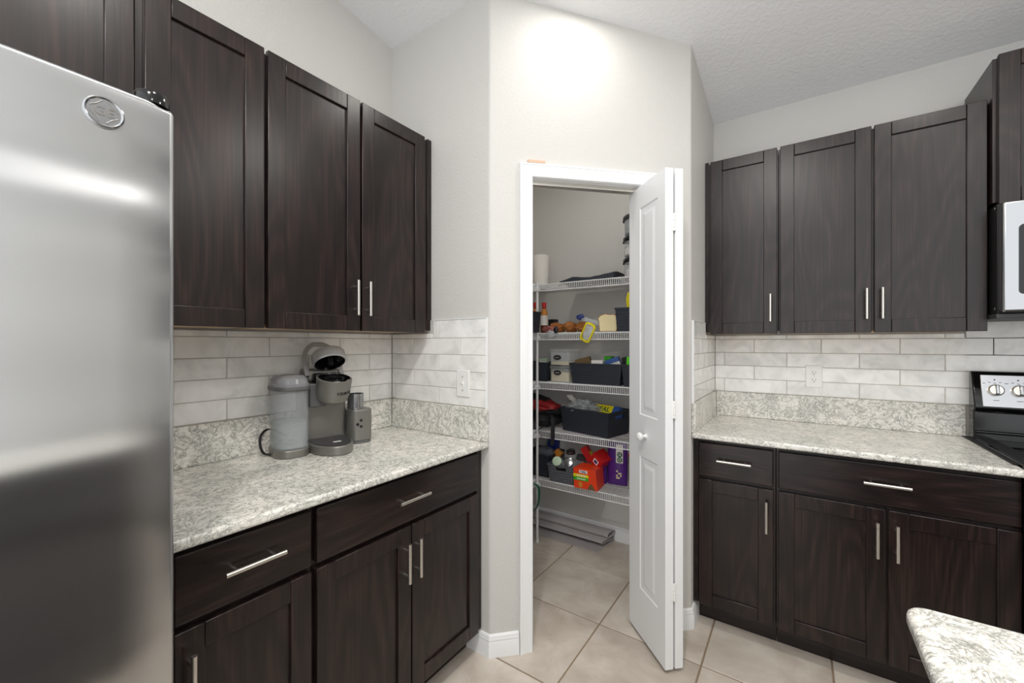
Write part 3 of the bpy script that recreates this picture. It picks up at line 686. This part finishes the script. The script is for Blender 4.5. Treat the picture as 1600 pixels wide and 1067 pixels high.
# ------------------------------------------------------------------ pantry contents
def basket(label, loc, rz, w, d, h, mat, nx=22, nz=8, taper=.9, solid=True, slot=None, group=None, name='storage_basket'):
    t = thing(name, label, 'basket', loc, rz, group)
    def corner(k, f): # k 0..3 ccw, f height fraction
        s = taper+(1-taper)*f; x = w/2*s; y = d/2*s
        return Vector([(-x, -y), (x, -y), (x, y), (-x, y)][k]+(h*f,))
    body = MB(); lat = MB()
    def pt(k, u, f, out):
        a, b = corner(k, f), corner((k+1) % 4, f); p = a.lerp(b, u); dd = (b-a).normalized(); return p+Vector((dd.y, -dd.x, 0))*out
    def slab(mb, k, u0, u1, f0, f1, o0, o1):
        mb.hexa([pt(k, u0, f0, o0), pt(k, u1, f0, o0), pt(k, u1, f0, o1), pt(k, u0, f0, o1), pt(k, u0, f1, o0), pt(k, u1, f1, o0), pt(k, u1, f1, o1), pt(k, u0, f1, o1)])
    for k in range(4):
        L = w if k % 2 == 0 else d; n = max(5, int(nx*L/w))
        sl = slot and k in slot
        if solid:
            if sl:
                slab(body, k, 0, 1, 0, .70, -.0035, -.001); slab(body, k, 0, .3, .70, .84, -.0035, -.001); slab(body, k, .7, 1, .70, .84, -.0035, -.001); slab(body, k, 0, 1, .84, 1, -.0035, -.001)
            else: slab(body, k, 0, 1, 0, 1, -.0035, -.001)
        for i in range(n+1):
            u = i/n; hw = .32/n
            if sl and .3 < u < .7: slab(lat, k, max(0, u-hw), min(1, u+hw), .02, .70, -.0015, .0008)
            else: slab(lat, k, max(0, u-hw), min(1, u+hw), .02, .96, -.0015, .0008)
        for j in range(nz+1):
            f = .02+.9*j/nz; hf = .30/nz
            if sl and .68 < f < .86: slab(lat, k, 0, .3, f-hf*.9, f+hf*.9, -.001, .0014); slab(lat, k, .7, 1, f-hf*.9, f+hf*.9, -.001, .0014)
            else: slab(lat, k, 0, 1, max(0, f-hf*.9), f+hf*.9, -.001, .0014)
        slab(lat, k, -.01, 1.01, .93, 1.0, -.004, .0045)
    c = [corner(k, 0) for k in range(4)]
    body.prism([(p.x, p.y) for p in c], .001, .004)
    body.build('shell', mat, t, smooth=0); o = lat.build('weave', mat, t, smooth=0)
    return t
def carton(name, label, cat, loc, dims, rot, mat, group=None):
    t = thing(name, label, cat, loc, 0, group); t.rotation_euler = rot
    MB().box(-dims[0]/2, dims[0]/2, -dims[1]/2, dims[1]/2, 0, dims[2]).build('carton', mat, t, bevel=.0015)
    return t
e = .0055  # items rest on the wires
# top shelf
tag(MB().lathe([(.052, 0), (.062, .24), (.0605, .24), (.050, .004), (.001, .004)], 32, Matrix.Translation((.166, -.10, SH[0]+e)), cap=False).build('white_bin', 'paper'), 'plain white tapered bin standing on the top shelf', 'bin')
mb = MB(); vs = []; fs = []
for i in range(13):
    u = i/12; zt = .012+.03*max(0, 1-abs(u-.28)/.3)*1.0+.042*max(0, (u-.35)/.65)*.9; zt = min(zt, .052)
    for k, (yy, f) in enumerate(((-.13, .0), (-.125, .8), (-.06, 1.), (.04, 1.), (.11, .7), (.12, 0))): vs.append((u*.375, yy, f*zt+(.004*mnoise.noise(Vector((u*9, yy*30, 0))) if f else 0)))
for i in range(12):
    for k in range(5): fs.append((i*6+k, i*6+6+k, i*6+7+k, i*6+k+1))
    fs.append((i*6+5, i*6+11, i*6+6, i*6))
fs += [tuple(range(6)), tuple(72+k for k in range(6))]
fb_ = MB().add(vs, fs).build('folded_bag', 'navy_plastic'); fb_.location = (.415, -.15, SH[0]+e); tag(fb_, 'flat folded dark cloth bag on the top shelf', 'bag')
for z, lab, mat_, top in ((0, 'bottom clear canister of the stack on the top shelf', 'clear_plastic', 'black_gloss'), (.132, 'middle clear canister of the stack on the top shelf', 'clear_plastic', 'black_gloss'), (.264, 'topmost dark filled canister of the stack on the top shelf', 'clear_plastic', 'dark_grey')):
    cn = thing('canister', lab, 'canister', (.905, -.16, SH[0]+e+z), 0, 'stacked canisters')
    MB().lathe([(.082, 0), (.086, .012), (.086, .098), (.083, .098), (.083, .012), (.001, .010)], 32, cap=False).build('jar', mat_, cn)
    MB().lathe([(.088, .099), (.093, .104), (.093, .118), (.086, .126), (.001, .127)], 32, cap=False).build('lid', top, cn)
    MB().lathe([(.001, .012), (.081, .0125), (.081, .055 if z < .2 else .085), (.001, .056 if z < .2 else .086)], 28, cap=False).build('contents', 'paper' if z < .2 else 'grey_plastic', cn)
    MB().box(-.098, -.090, -.008, .008, .096, .112).build('latch', 'black_matte', cn, bevel=.002)
# second shelf
basket('small dark basket at the second shelf corner by the pole', (.235, -.455, SH[1]+e), R(90), .20, .165, .135, 'navy_plastic', nx=18, nz=7)
def bottle(label, loc, sc=1):
    b = thing('sauce_bottle', label, 'bottle', loc, 0, 'red-capped sauce bottles')
    MB().lathe([(.022, 0), (.024, .004), (.024, .128), (.012, .160), (.011, .178), (.001, .178)], 24, Matrix.Scale(sc, 4), cap=True).build('glass', 'sauce', b)
    MB().lathe([(.0245, .05), (.0245, .115)], 24, Matrix.Scale(sc, 4), cap=False).build('label', 'paper', b)
    MB().lathe([(.0243, .116), (.0243, .130), (.0135, .158)], 24, Matrix.Scale(sc, 4), cap=False).build('neck_band', 'amber', b)
    MB().lathe([(.0145, .166), (.0150, .196), (.013, .200), (.001, .200)], 24, Matrix.Scale(sc, 4), cap=True).build('cap', 'red', b)
bottle('red-capped sauce bottle standing behind the black tin', (.266, -.222, SH[1]+e), 1.06)
bottle('red-capped sauce bottle deeper in the shelf corner', (.158, -.16, SH[1]+e), 1.12)
tag(MB().prism(rrect(.262, .318, -.165, -.105, .01), SH[1]+e, SH[1]+e+.098).build('tin', 'black_matte', bevel=.003), 'black tin behind the red-capped sauce bottle', 'tin')
for i, (x, y, z, a) in enumerate(((.340, -.165, .036, 80), (.434, -.150, .040, 90), (.530, -.165, .036, 96))):
    lab = ['croissant roll beside the reddish packet', 'largest croissant roll in the bread bag', 'croissant roll nearest the yellow snack packet'][i]
    c = MB().blob((0, 0, 0), (.068, .042, .036), i+1, .25, 2.4, 24, 14).build('croissant', 'crust'); c.location = (x, y, SH[1]+e+z); c.rotation_euler = (0, R(8), R(a)); tag(c, lab, 'bread', 'croissants on the second shelf')
pk = MB().blob((0, 0, 0), (.060, .028, .020), 9, .4, 3, 24, 12).build('packet', 'pink_meat'); pk.location = (.345, -.275, SH[1]+e+.024); tag(pk, 'reddish plastic packet in front of the croissants', 'packet')
bgm = thing('plastic_bag', 'crumpled clear bag neck with dark clip hanging over shelf edge', 'bag', (.42, -.30, SH[1]))
MB().blob((-.045, -.012, -.004), (.040, .014, .022), 4, .6, 3, 20, 12).build('bag_end', 'film', bgm); MB().blob((-.012, -.014, .022), (.016, .012, .022), 5, .5, 3, 14, 10).build('clip', 'black_matte', bgm)
# loaf with sliced face
lf_ = thing('bread_loaf', 'cut white bread loaf in a clear bag with blue clip', 'bread', (.720, -.175, SH[1]+e), R(14))
pl = [(-.055, .002), (.055, .002), (.058, .03), (.055, .06), (.064, .075), (.060, .098), (.040, .112), (.010, .110), (-.02, .116), (-.050, .106), (-.064, .088), (-.058, .065), (-.056, .03)]
LMx = Matrix.Rotation(R(90), 4, 'X')
MB().prism(pl, -.10, .055, LMx).build('crust', 'crust', lf_, bevel=.006)
MB().prism([(x*.93, .003+y*.94) for x, y in pl], .0552, .058, LMx).build('crumb', 'cream', lf_, bevel=.001)
MB().tube([(-.06, .0, .06), (-.11, -.01, .07), (-.15, -.02, .085), (-.19, -.03, .10)], .016, 10).build('bag_neck', 'film', lf_)
MB().blob((-.178, -.03, .098), (.024, .016, .017), 3, .7, 4, 16, 10).build('clip', 'navy_blue', lf_)
yp = thing('snack_packet', 'clear snack packet with yellow border hanging over second shelf', 'packet', (.636, -.318, 1.408)); yp.rotation_euler = (R(6), R(28), 0)
rr_ = rrect(-.036, .036, -.062, .062, .02); ri_ = rrect(-.028, .028, -.052, .052, .016)
ZX = Matrix.Rotation(R(90), 4, 'X'); n_ = len(rr_)
MB().add([(x, -.006, z) for x, z in rr_]+[(x, -.008, z) for x, z in ri_]+[(x, .008, z) for x, z in ri_]+[(x, .006, z) for x, z in rr_],
         sum([[(j*n_+k, j*n_+(k+1) % n_, ((j+1) % 4)*n_+(k+1) % n_, ((j+1) % 4)*n_+k) for k in range(n_)] for j in range(4)], [])).build('border', 'yellow', yp)
MB().blob((0, 0, 0), (.030, .012, .052), 6, .3, 3, 16, 10).build('window', 'film', yp)
basket('small dark basket at the right of the second shelf', (.905, -.17, SH[1]+e), 0, .21, .22, .145, 'navy_plastic', nx=18, nz=7)
sb_ = MB().blob((0, 0, 0), (.055, .018, .12), 8, .2, 2, 18, 12, sq=.6).build('snack_bag', 'yellow'); sb_.location = (.895, -.17, SH[1]+e+.135); sb_.rotation_euler = (0, R(-8), 0); tag(sb_, 'yellow snack bag standing in the right basket', 'bag')
# third shelf
basket('dark basket at the left end of the third shelf', (.212, -.175, SH[2]+e), 0, .215, .20, .130, 'navy_plastic', nx=16, nz=7)
c_ = carton('tea_box', 'small pale green box standing in the left dark basket', 'box', (.262, -.215, SH[2]+e+.03), (.06, .04, .125), (0, 0, R(4)), 'pale_green')
MB().box(-.022, .022, -.0215, -.0202, .085, .105).box(-.022, .022, -.0215, -.0202, .06, .07).build('print', 'paper', c_, smooth=0)
for i, (z, fill, lab) in enumerate(((0, .066, 'lower clear food container with grain and black oval sticker'), (.112, .022, 'upper clear food container stacked on the lower one'))):
    fc = thing('food_container', lab, 'container', (.405, -.17, SH[2]+e+z), R(-4), 'stacked food containers')
    x0, x1, y0, y1 = -.075, .075, -.085, .085
    shell(rrect(x0, x1, y0, y1, .015), 0, .088, .03, .0075, 0).build('tub', 'clear_plastic', fc)
    MB().prism(rrect(x0+.005, x1-.005, y0+.005, y1-.005, .012), .004, fill).build('grain', 'rice', fc)
    MB().prism(rrect(x0-.004, x1+.004, y0-.004, y1+.004, .016), .089, .108).build('lid', 'clear_plastic', fc, bevel=.003)
    st = MB().prism([(.030*math.cos(a)-.012, .0165*math.sin(a)) for a in [2*math.pi*k/28 for k in range(28)]], 0, .0012, Matrix.Translation((0, y0-.0005, .052 if i else .062)) @ Matrix.Rotation(R(90), 4, 'X')).build('sticker', 'black_matte', fc)
    wv = MB()
    wv.tube([(-.028+.0045*q, y0-.002, (.052 if i else .062)+(.004 if q % 2 else -.004)) for q in range(8)], .0009, 5); wv.build('handwriting', 'paper', st)
basket('long dark woven basket in the middle of third shelf', (.665, -.165, SH[2]+e), R(1), .345, .235, .132, 'navy_plastic', nx=30, nz=8, slot=(1, 3))
carton('card_box', 'brown open card box in the long basket', 'box', (.565, -.17, SH[2]+e+.05), (.10, .05, .115), (R(4), R(-14), R(10)), 'brown')
carton('card_box', 'pale grey small box in the long basket', 'box', (.655, -.20, SH[2]+e+.05), (.075, .05, .10), (0, 0, R(6)), 'paper')
carton('food_packet', 'green packet standing in the long basket', 'packet', (.700, -.12, SH[2]+e+.04), (.05, .05, .135), (R(3), R(2), R(-8)), 'green')
bp_ = carton('food_packet', 'blue packet leaning in the long basket', 'packet', (.775, -.15, SH[2]+e+.045), (.09, .05, .125), (R(2), R(-20), R(8)), 'blue')
MB().box(-.02, .045, -.0265, -.0252, .07, .095).build('print', 'paper', bp_, smooth=0)
basket('dark woven basket at the right end of third shelf', (.955, -.18, SH[2]+e), 0, .215, .235, .132, 'navy_plastic', nx=18, nz=8)
carton('food_packet', 'bright lime green packet in the right end basket', 'packet', (.895, -.225, SH[2]+e+.03), (.09, .04, .145), (0, R(4), 0), 'lime')
carton('food_packet', 'black and white packet in the right end basket', 'packet', (.875, -.17, SH[2]+e+.03), (.07, .04, .15), (0, R(-14), 0), 'black_matte')
# fourth shelf
bpk = thing('backpack', 'black and red backpack lying on the fourth shelf', 'backpack', (.205, -.175, SH[3]+e))
MB().blob((0, 0, .060), (.165, .115, .052), 2, .18, 2, 28, 16, sq=.75).build('bag', 'backpack_black', bpk)
MB().blob((-.02, -.01, .150), (.150, .105, .042), 5, .25, 2.4, 28, 14, Matrix.Rotation(R(9), 4, 'Y'), sq=.75).build('flap', 'backpack_red', bpk)
MB().blob((.02, .0, .118), (.155, .112, .024), 7, .25, 2.4, 28, 12, sq=.75).build('pocket', 'backpack_black', bpk)
MB().blob((-.08, .02, .185), (.12, .09, .020), 8, .2, 2, 20, 10, Matrix.Rotation(R(10), 4, 'Y')).build('top_panel', 'backpack_black', bpk)
MB().tube(spline([(.14, -.09, .10), (.178, -.135, .08), (.185, -.148, .02), (.184, -.150, -.05), (.180, -.150, -.085)]), .013, 8, .25).build('strap', 'backpack_black', bpk)
MB().tube(spline([(.13, -.12, .05), (.09, -.142, .015), (.06, -.148, -.005), (.055, -.150, -.03)]), .011, 8, .25).build('strap', 'backpack_black', bpk)
MB().blob((.005, -.118, .022), (.05, .020, .04), 9, .3, 3, 16, 12).build('mesh_pocket', 'dark_grey', bpk)
B4 = Vector((.5855+.022, -.2545+.118, SH[3]+e)); A4 = math.atan2(-.079, .349)
basket('large dark woven basket with plastic wrap and yellow box', B4, A4, .385, .250, .158, 'navy_plastic', nx=30, nz=9, taper=.93, slot=(1, 3))
yb = thing('storage_bag_box', 'yellow and blue carton reading SEAL in the large basket', 'box', B4+Vector((.06, -.035, .075)), A4); yb.rotation_euler = (R(-38), 0, A4)
MB().box(-.07, .065, -.03, .03, 0, .11).build('carton', 'yellow', yb, bevel=.001); MB().box(.0655, .115, -.03, .03, 0, .11).build('blue_end', 'blue', yb, bevel=.001)
text_mesh('SEAL', .048, 'lettering', 'deep_green', yb, Matrix.Translation((-.005, -.0305, .078)) @ Matrix.Rotation(R(90), 4, 'X'), bold=True)
fo = thing('plastic_wrap', 'crumpled clear plastic wrap spilling over large basket', 'plastic wrap', B4+Vector((-.07, -.02, .150)), A4)
MB().blob((0, 0, .0), (.105, .07, .030), 3, 1.1, 5, 40, 22).build('film', 'film', fo); MB().blob((-.02, .0, .02), (.075, .05, .030), 6, 1.2, 6, 36, 20).build('film', 'film', fo)
tb = MB().box(-.055, .055, -.02, .02, -.006, .006).build('wrap_box', 'paper', fo, bevel=.001); tb.location = (-.09, 0, .045); tb.rotation_euler = (0, R(32), R(-10))
# lowest shelf
basket('black basket behind the grey basket on lowest shelf', (.222, -.155, SH[4]+e), 0, .215, .23, .15, 'navy_plastic', nx=16, nz=8)
carton('card_box', 'navy card box standing in the black basket', 'box', (.255, -.10, SH[4]+e+.03), (.075, .05, .205), (0, R(6), 0), 'navy_blue')
carton('spice_box', 'orange spice box tipped in the black basket', 'box', (.325, -.16, SH[4]+e+.115), (.05, .04, .06), (0, R(30), 0), 'amber')
pb = MB().blob((0, 0, 0), (.07, .05, .045), 3, .3, 3, 18, 12).build('packet', 'grey_plastic'); pb.location = (.255, -.185, SH[4]+e+.145); tag(pb, 'crumpled grey packet in the black basket', 'packet')
G5 = Vector((.437, -.215, SH[4]+e))
basket('mid grey open-weave basket holding jars on lowest shelf', G5, R(3), .190, .19, .118, 'grey_plastic', nx=11, nz=6, taper=.88, solid=False, slot=(0, 2))
def jar(label, loc, rot, m_lid, m_body):
    j = thing('jar', label, 'jar', loc, 0, 'jars in the grey basket'); j.rotation_euler = rot
    MB().lathe([(.030, 0), (.033, .006), (.033, .080), (.028, .088)], 24).build('glass', m_body, j); MB().lathe([(.031, .086), (.031, .104), (.028, .106), (.001, .106)], 24).build('lid', m_lid, j)
jar('jar with pale green lid in the grey basket', G5+Vector((-.042, .0, .092)), (R(62), 0, R(10)), 'pale_green', 'clear_plastic')
jar('jar with silver lid in the grey basket', G5+Vector((.032, .0, .092)), (R(58), 0, R(16)), 'steel', 'clear_plastic')
jar('tall jar with dark lid at back of grey basket', G5+Vector((.06, .06, .06)), (R(10), R(15), 0), 'dark_grey', 'clear_plastic')
jar('upright jar with silver lid behind others in grey basket', G5+Vector((.01, .065, .085)), (R(14), 0, 0), 'steel', 'clear_plastic')
tag(MB().blob((0, 0, 0), (.075, .07, .035), 4, .2, 2, 20, 12).build('black_pouch', 'black_matte'), 'black pouch under the jars in grey basket', 'pouch').location = G5+Vector((0, 0, .042))
ob = thing('snack_box', 'orange snack carton with white logo and yellow-green band', 'box', (.620, -.235, SH[4]+e), R(2))
MB().add([(-.078, -.085, 0), (.078, -.085, 0), (.072, .05, 0), (-.072, .05, 0), (-.084, -.085, .125), (.064, -.085, .125), (.064, .05, .125), (-.078, .05, .125)],
         [(0, 3, 2, 1), (4, 5, 6, 7), (0, 1, 5, 4), (1, 2, 6, 5), (2, 3, 7, 6), (3, 0, 4, 7)]).build('carton', 'orange', ob, bevel=.001)
fz = -.0858
MB().box(-.044, .012, fz-.0008, fz, .098, .116).build('logo_plate', 'paper', ob, smooth=0)
text_mesh('Hefty', .017, 'logo', 'navy_blue', ob, Matrix.Translation((-.016, fz-.001, .107)) @ Matrix.Rotation(R(90), 4, 'X'), bold=True)
MB().box(-.083, .018, fz-.0006, fz, .072, .090).build('yellow_band', 'yellow', ob, smooth=0); MB().box(-.082, .018, fz-.0006, fz, .050, .0715).build('green_band', 'green', ob, smooth=0)
mk = MB()
for k in range(5): mk.box(-.06+k*.013, -.050+k*.013, fz-.001, fz-.0006, .077, .085); mk.box(-.058+k*.012, -.049+k*.012, fz-.001, fz-.0006, .057, .064)
mk.build('small_print', 'paper', ob, smooth=0)
MB().blob((-.035, fz, .024), (.015, .0015, .018), 2, .1, 2, 16, 8).build('cookie_print', 'amber', ob); MB().hexa([(.012, fz-.001, .002), (.066, fz-.001, .002), (.066, fz, .002), (.012, fz, .002), (.030, fz-.001, .038), (.040, fz-.001, .038), (.040, fz, .038), (.030, fz, .038)]).build('corner_print', 'brown', ob, smooth=0)
rb = thing('snack_box', 'red snack carton tilted on the orange one', 'box', (.640, -.16, SH[4]+e+.132)); rb.rotation_euler = (R(10), R(38), R(-12))
MB().box(-.045, .045, -.05, .05, 0, .075).build('carton', 'red', rb, bevel=.001); MB().box(-.018, .022, -.0508, -.0502, .02, .055).build('label', 'paper', rb, smooth=0); MB().box(-.010, .014, -.0514, -.0508, .028, .047).build('print', 'navy_blue', rb, smooth=0)
r2 = thing('snack_box', 'long red snack carton poking up behind the tilted one', 'box', (.583, -.13, SH[4]+e+.128)); r2.rotation_euler = (0, R(-32), R(8))
MB().box(-.022, .022, -.03, .03, 0, .105).build('carton', 'red', r2, bevel=.001); MB().box(.0222, .0228, -.02, .02, .02, .06).build('label', 'yellow', r2, smooth=0)
tag(MB().box(.628, .690, -.155, -.04, SH[4]+e, SH[4]+e+.118).build('snack_box', 'purple', bevel=.001), 'dark purple carton behind the orange snack carton', 'box')
pu = thing('snack_bag', 'tall purple snack bag with white stripe on lowest shelf', 'bag', (.758, -.125, SH[4]+e), R(8))
vs = []; fs = []
for j in range(13):
    f = j/12; z = .275*f; ww = .062; dd = .004+.026*math.sin(math.pi*min(1, f*1.05))**.6 if f < .95 else .003
    for k in range(16):
        a = 2*math.pi*k/16; vs.append((ww*math.cos(a)*(1+.03*mnoise.noise(Vector((f*6, k, 1)))), dd*math.sin(a), z))
for j in range(12):
    for k in range(16): k2 = (k+1) % 16; fs.append((j*16+k, j*16+k2, j*16+16+k2, j*16+16+k))
fs += [tuple(range(15, -1, -1)), tuple(192+k for k in range(16))]
MB().add(vs, fs).build('bag', 'purple', pu)
MB().box(-.004, .040, -.0305, -.0285, .150, .268).build('white_stripe', 'paper', pu, smooth=0)
for z, ch in ((.205, 'G'), (.172, 'O')):
    MB().cyl((.020, -.0305, z), (.020, -.0318, z), .0165, 20).build('roundel', 'deep_green', pu); text_mesh(ch, .024, 'letter', 'paper', pu, Matrix.Translation((.020, -.0322, z)) @ Matrix.Rotation(R(90), 4, 'X'), bold=True)
mk = MB()
for k in range(7): mk.box(-.002+.012*(k % 3), .008+.012*(k % 3), -.0312, -.0300, .05+.014*(k//2), .060+.014*(k//2))
mk.build('snack_print', 'cream', pu, smooth=0)
wt = thing('storage_tub', 'translucent white tub with red lid on lowest shelf', 'tub', (.945, -.135, SH[4]+e))
MB().prism(rrect(-.075, .075, -.10, .10, .02), 0, .222).build('tub', 'white_plastic', wt, bevel=.004); MB().prism(rrect(-.082, .082, -.107, .107, .022), .2225, .240).build('lid', 'red', wt, bevel=.004)
gs = MB().tube(spline([(.262, -.352, .40), (.300, -.356, .385), (.306, -.358, .33), (.298, -.358, .27), (.270, -.356, .225), (.225, -.354, .205), (.19, -.352, .26), (.20, -.35, .36), (.24, -.35, .40), (.262, -.352, .40)]), .011, 8, .22).build('green_strap', 'deep_green'); tag(gs, 'green strap looped around the shelf pole', 'strap')
# folded vinyl mat on the pantry floor
path = [(-.232, .003), (-.13, .004), (-.05, .006), (-.030, .016), (-.036, .028), (-.10, .030), (-.158, .029), (-.166, .036), (-.158, .043), (-.09, .046), (-.035, .050), (-.020, .062), (-.026, .078), (-.055, .084), (-.088, .080), (-.106, .068), (-.104, .056), (-.094, .053)]
mb = MB(); vs = []; fs = []; th = .0022; n_ = len(path)
for ix, xx in enumerate((.03, .66)):
    for i, (y, z) in enumerate(path):
        a = Vector(path[max(0, i-1)]); b = Vector(path[min(n_-1, i+1)]); d = (b-a).normalized(); nn = Vector((-d.y, d.x))*th
        xo = xx+(.05*(y+.2)/.2 if ix else 0)
        vs += [(xo, y+nn.x, max(.0005, z+nn.y)), (xo, y-nn.x, max(.0005, z-nn.y))]
for i in range(n_-1):
    a = 2*i; b = 2*n_+2*i
    fs += [(a, a+2, b+2, b), (a+1, b+1, b+3, a+3), (a, a+1, a+3, a+2), (b, b+2, b+3, b+1)]
fs += [(0, 2*n_, 2*n_+1, 1), (2*n_-2, 2*n_-1, 4*n_-1, 4*n_-2)]
tag(MB().add(vs, fs).build('folded_mat', 'mat_grey', smooth=50), 'folded grey vinyl mat on the pantry floor', 'mat')

# ------------------------------------------------------------------ recessed ceiling lamps, with added fill in the aisle and pantry
sl = math.atan(-SLOPE)
for i, (x, y, watts) in enumerate(LAMPS):
    z = ceil_z(y); lab = ['recessed ceiling lamp in front of the pantry door', 'recessed ceiling lamp in front of the cabinets left of the range', 'added recessed fill lamp over the aisle beside the refrigerator', 'added recessed fill lamp over the far end of the aisle', 'recessed ceiling lamp right of the range', 'recessed ceiling lamp above the island', 'added recessed fill lamp inside the pantry'][i]
    t = thing('recessed_lamp', lab, 'lamp', (x, y, z-.001), 0, 'recessed ceiling lamps'); t.rotation_euler = (sl, 0, 0)
    MB().lathe([(.075, -.006), (.098, -.004), (.100, 0), (.072, 0)], 32, cap=False).build('trim_ring', 'trim_white', t)
    MB().lathe([(.073, -.002), (.073, -.0005)], 32).build('lens', 'lamp_glow', t)
    L = bpy.data.lights.new('lamp_light', 'AREA'); L.shape = 'DISK'; L.size = .14; L.energy = watts; L.color = (1, .965, .91)
    lo_ = bpy.data.objects.new('lamp_light', L); C.objects.link(lo_); lo_.parent = t; lo_.location = (0, 0, -.008)
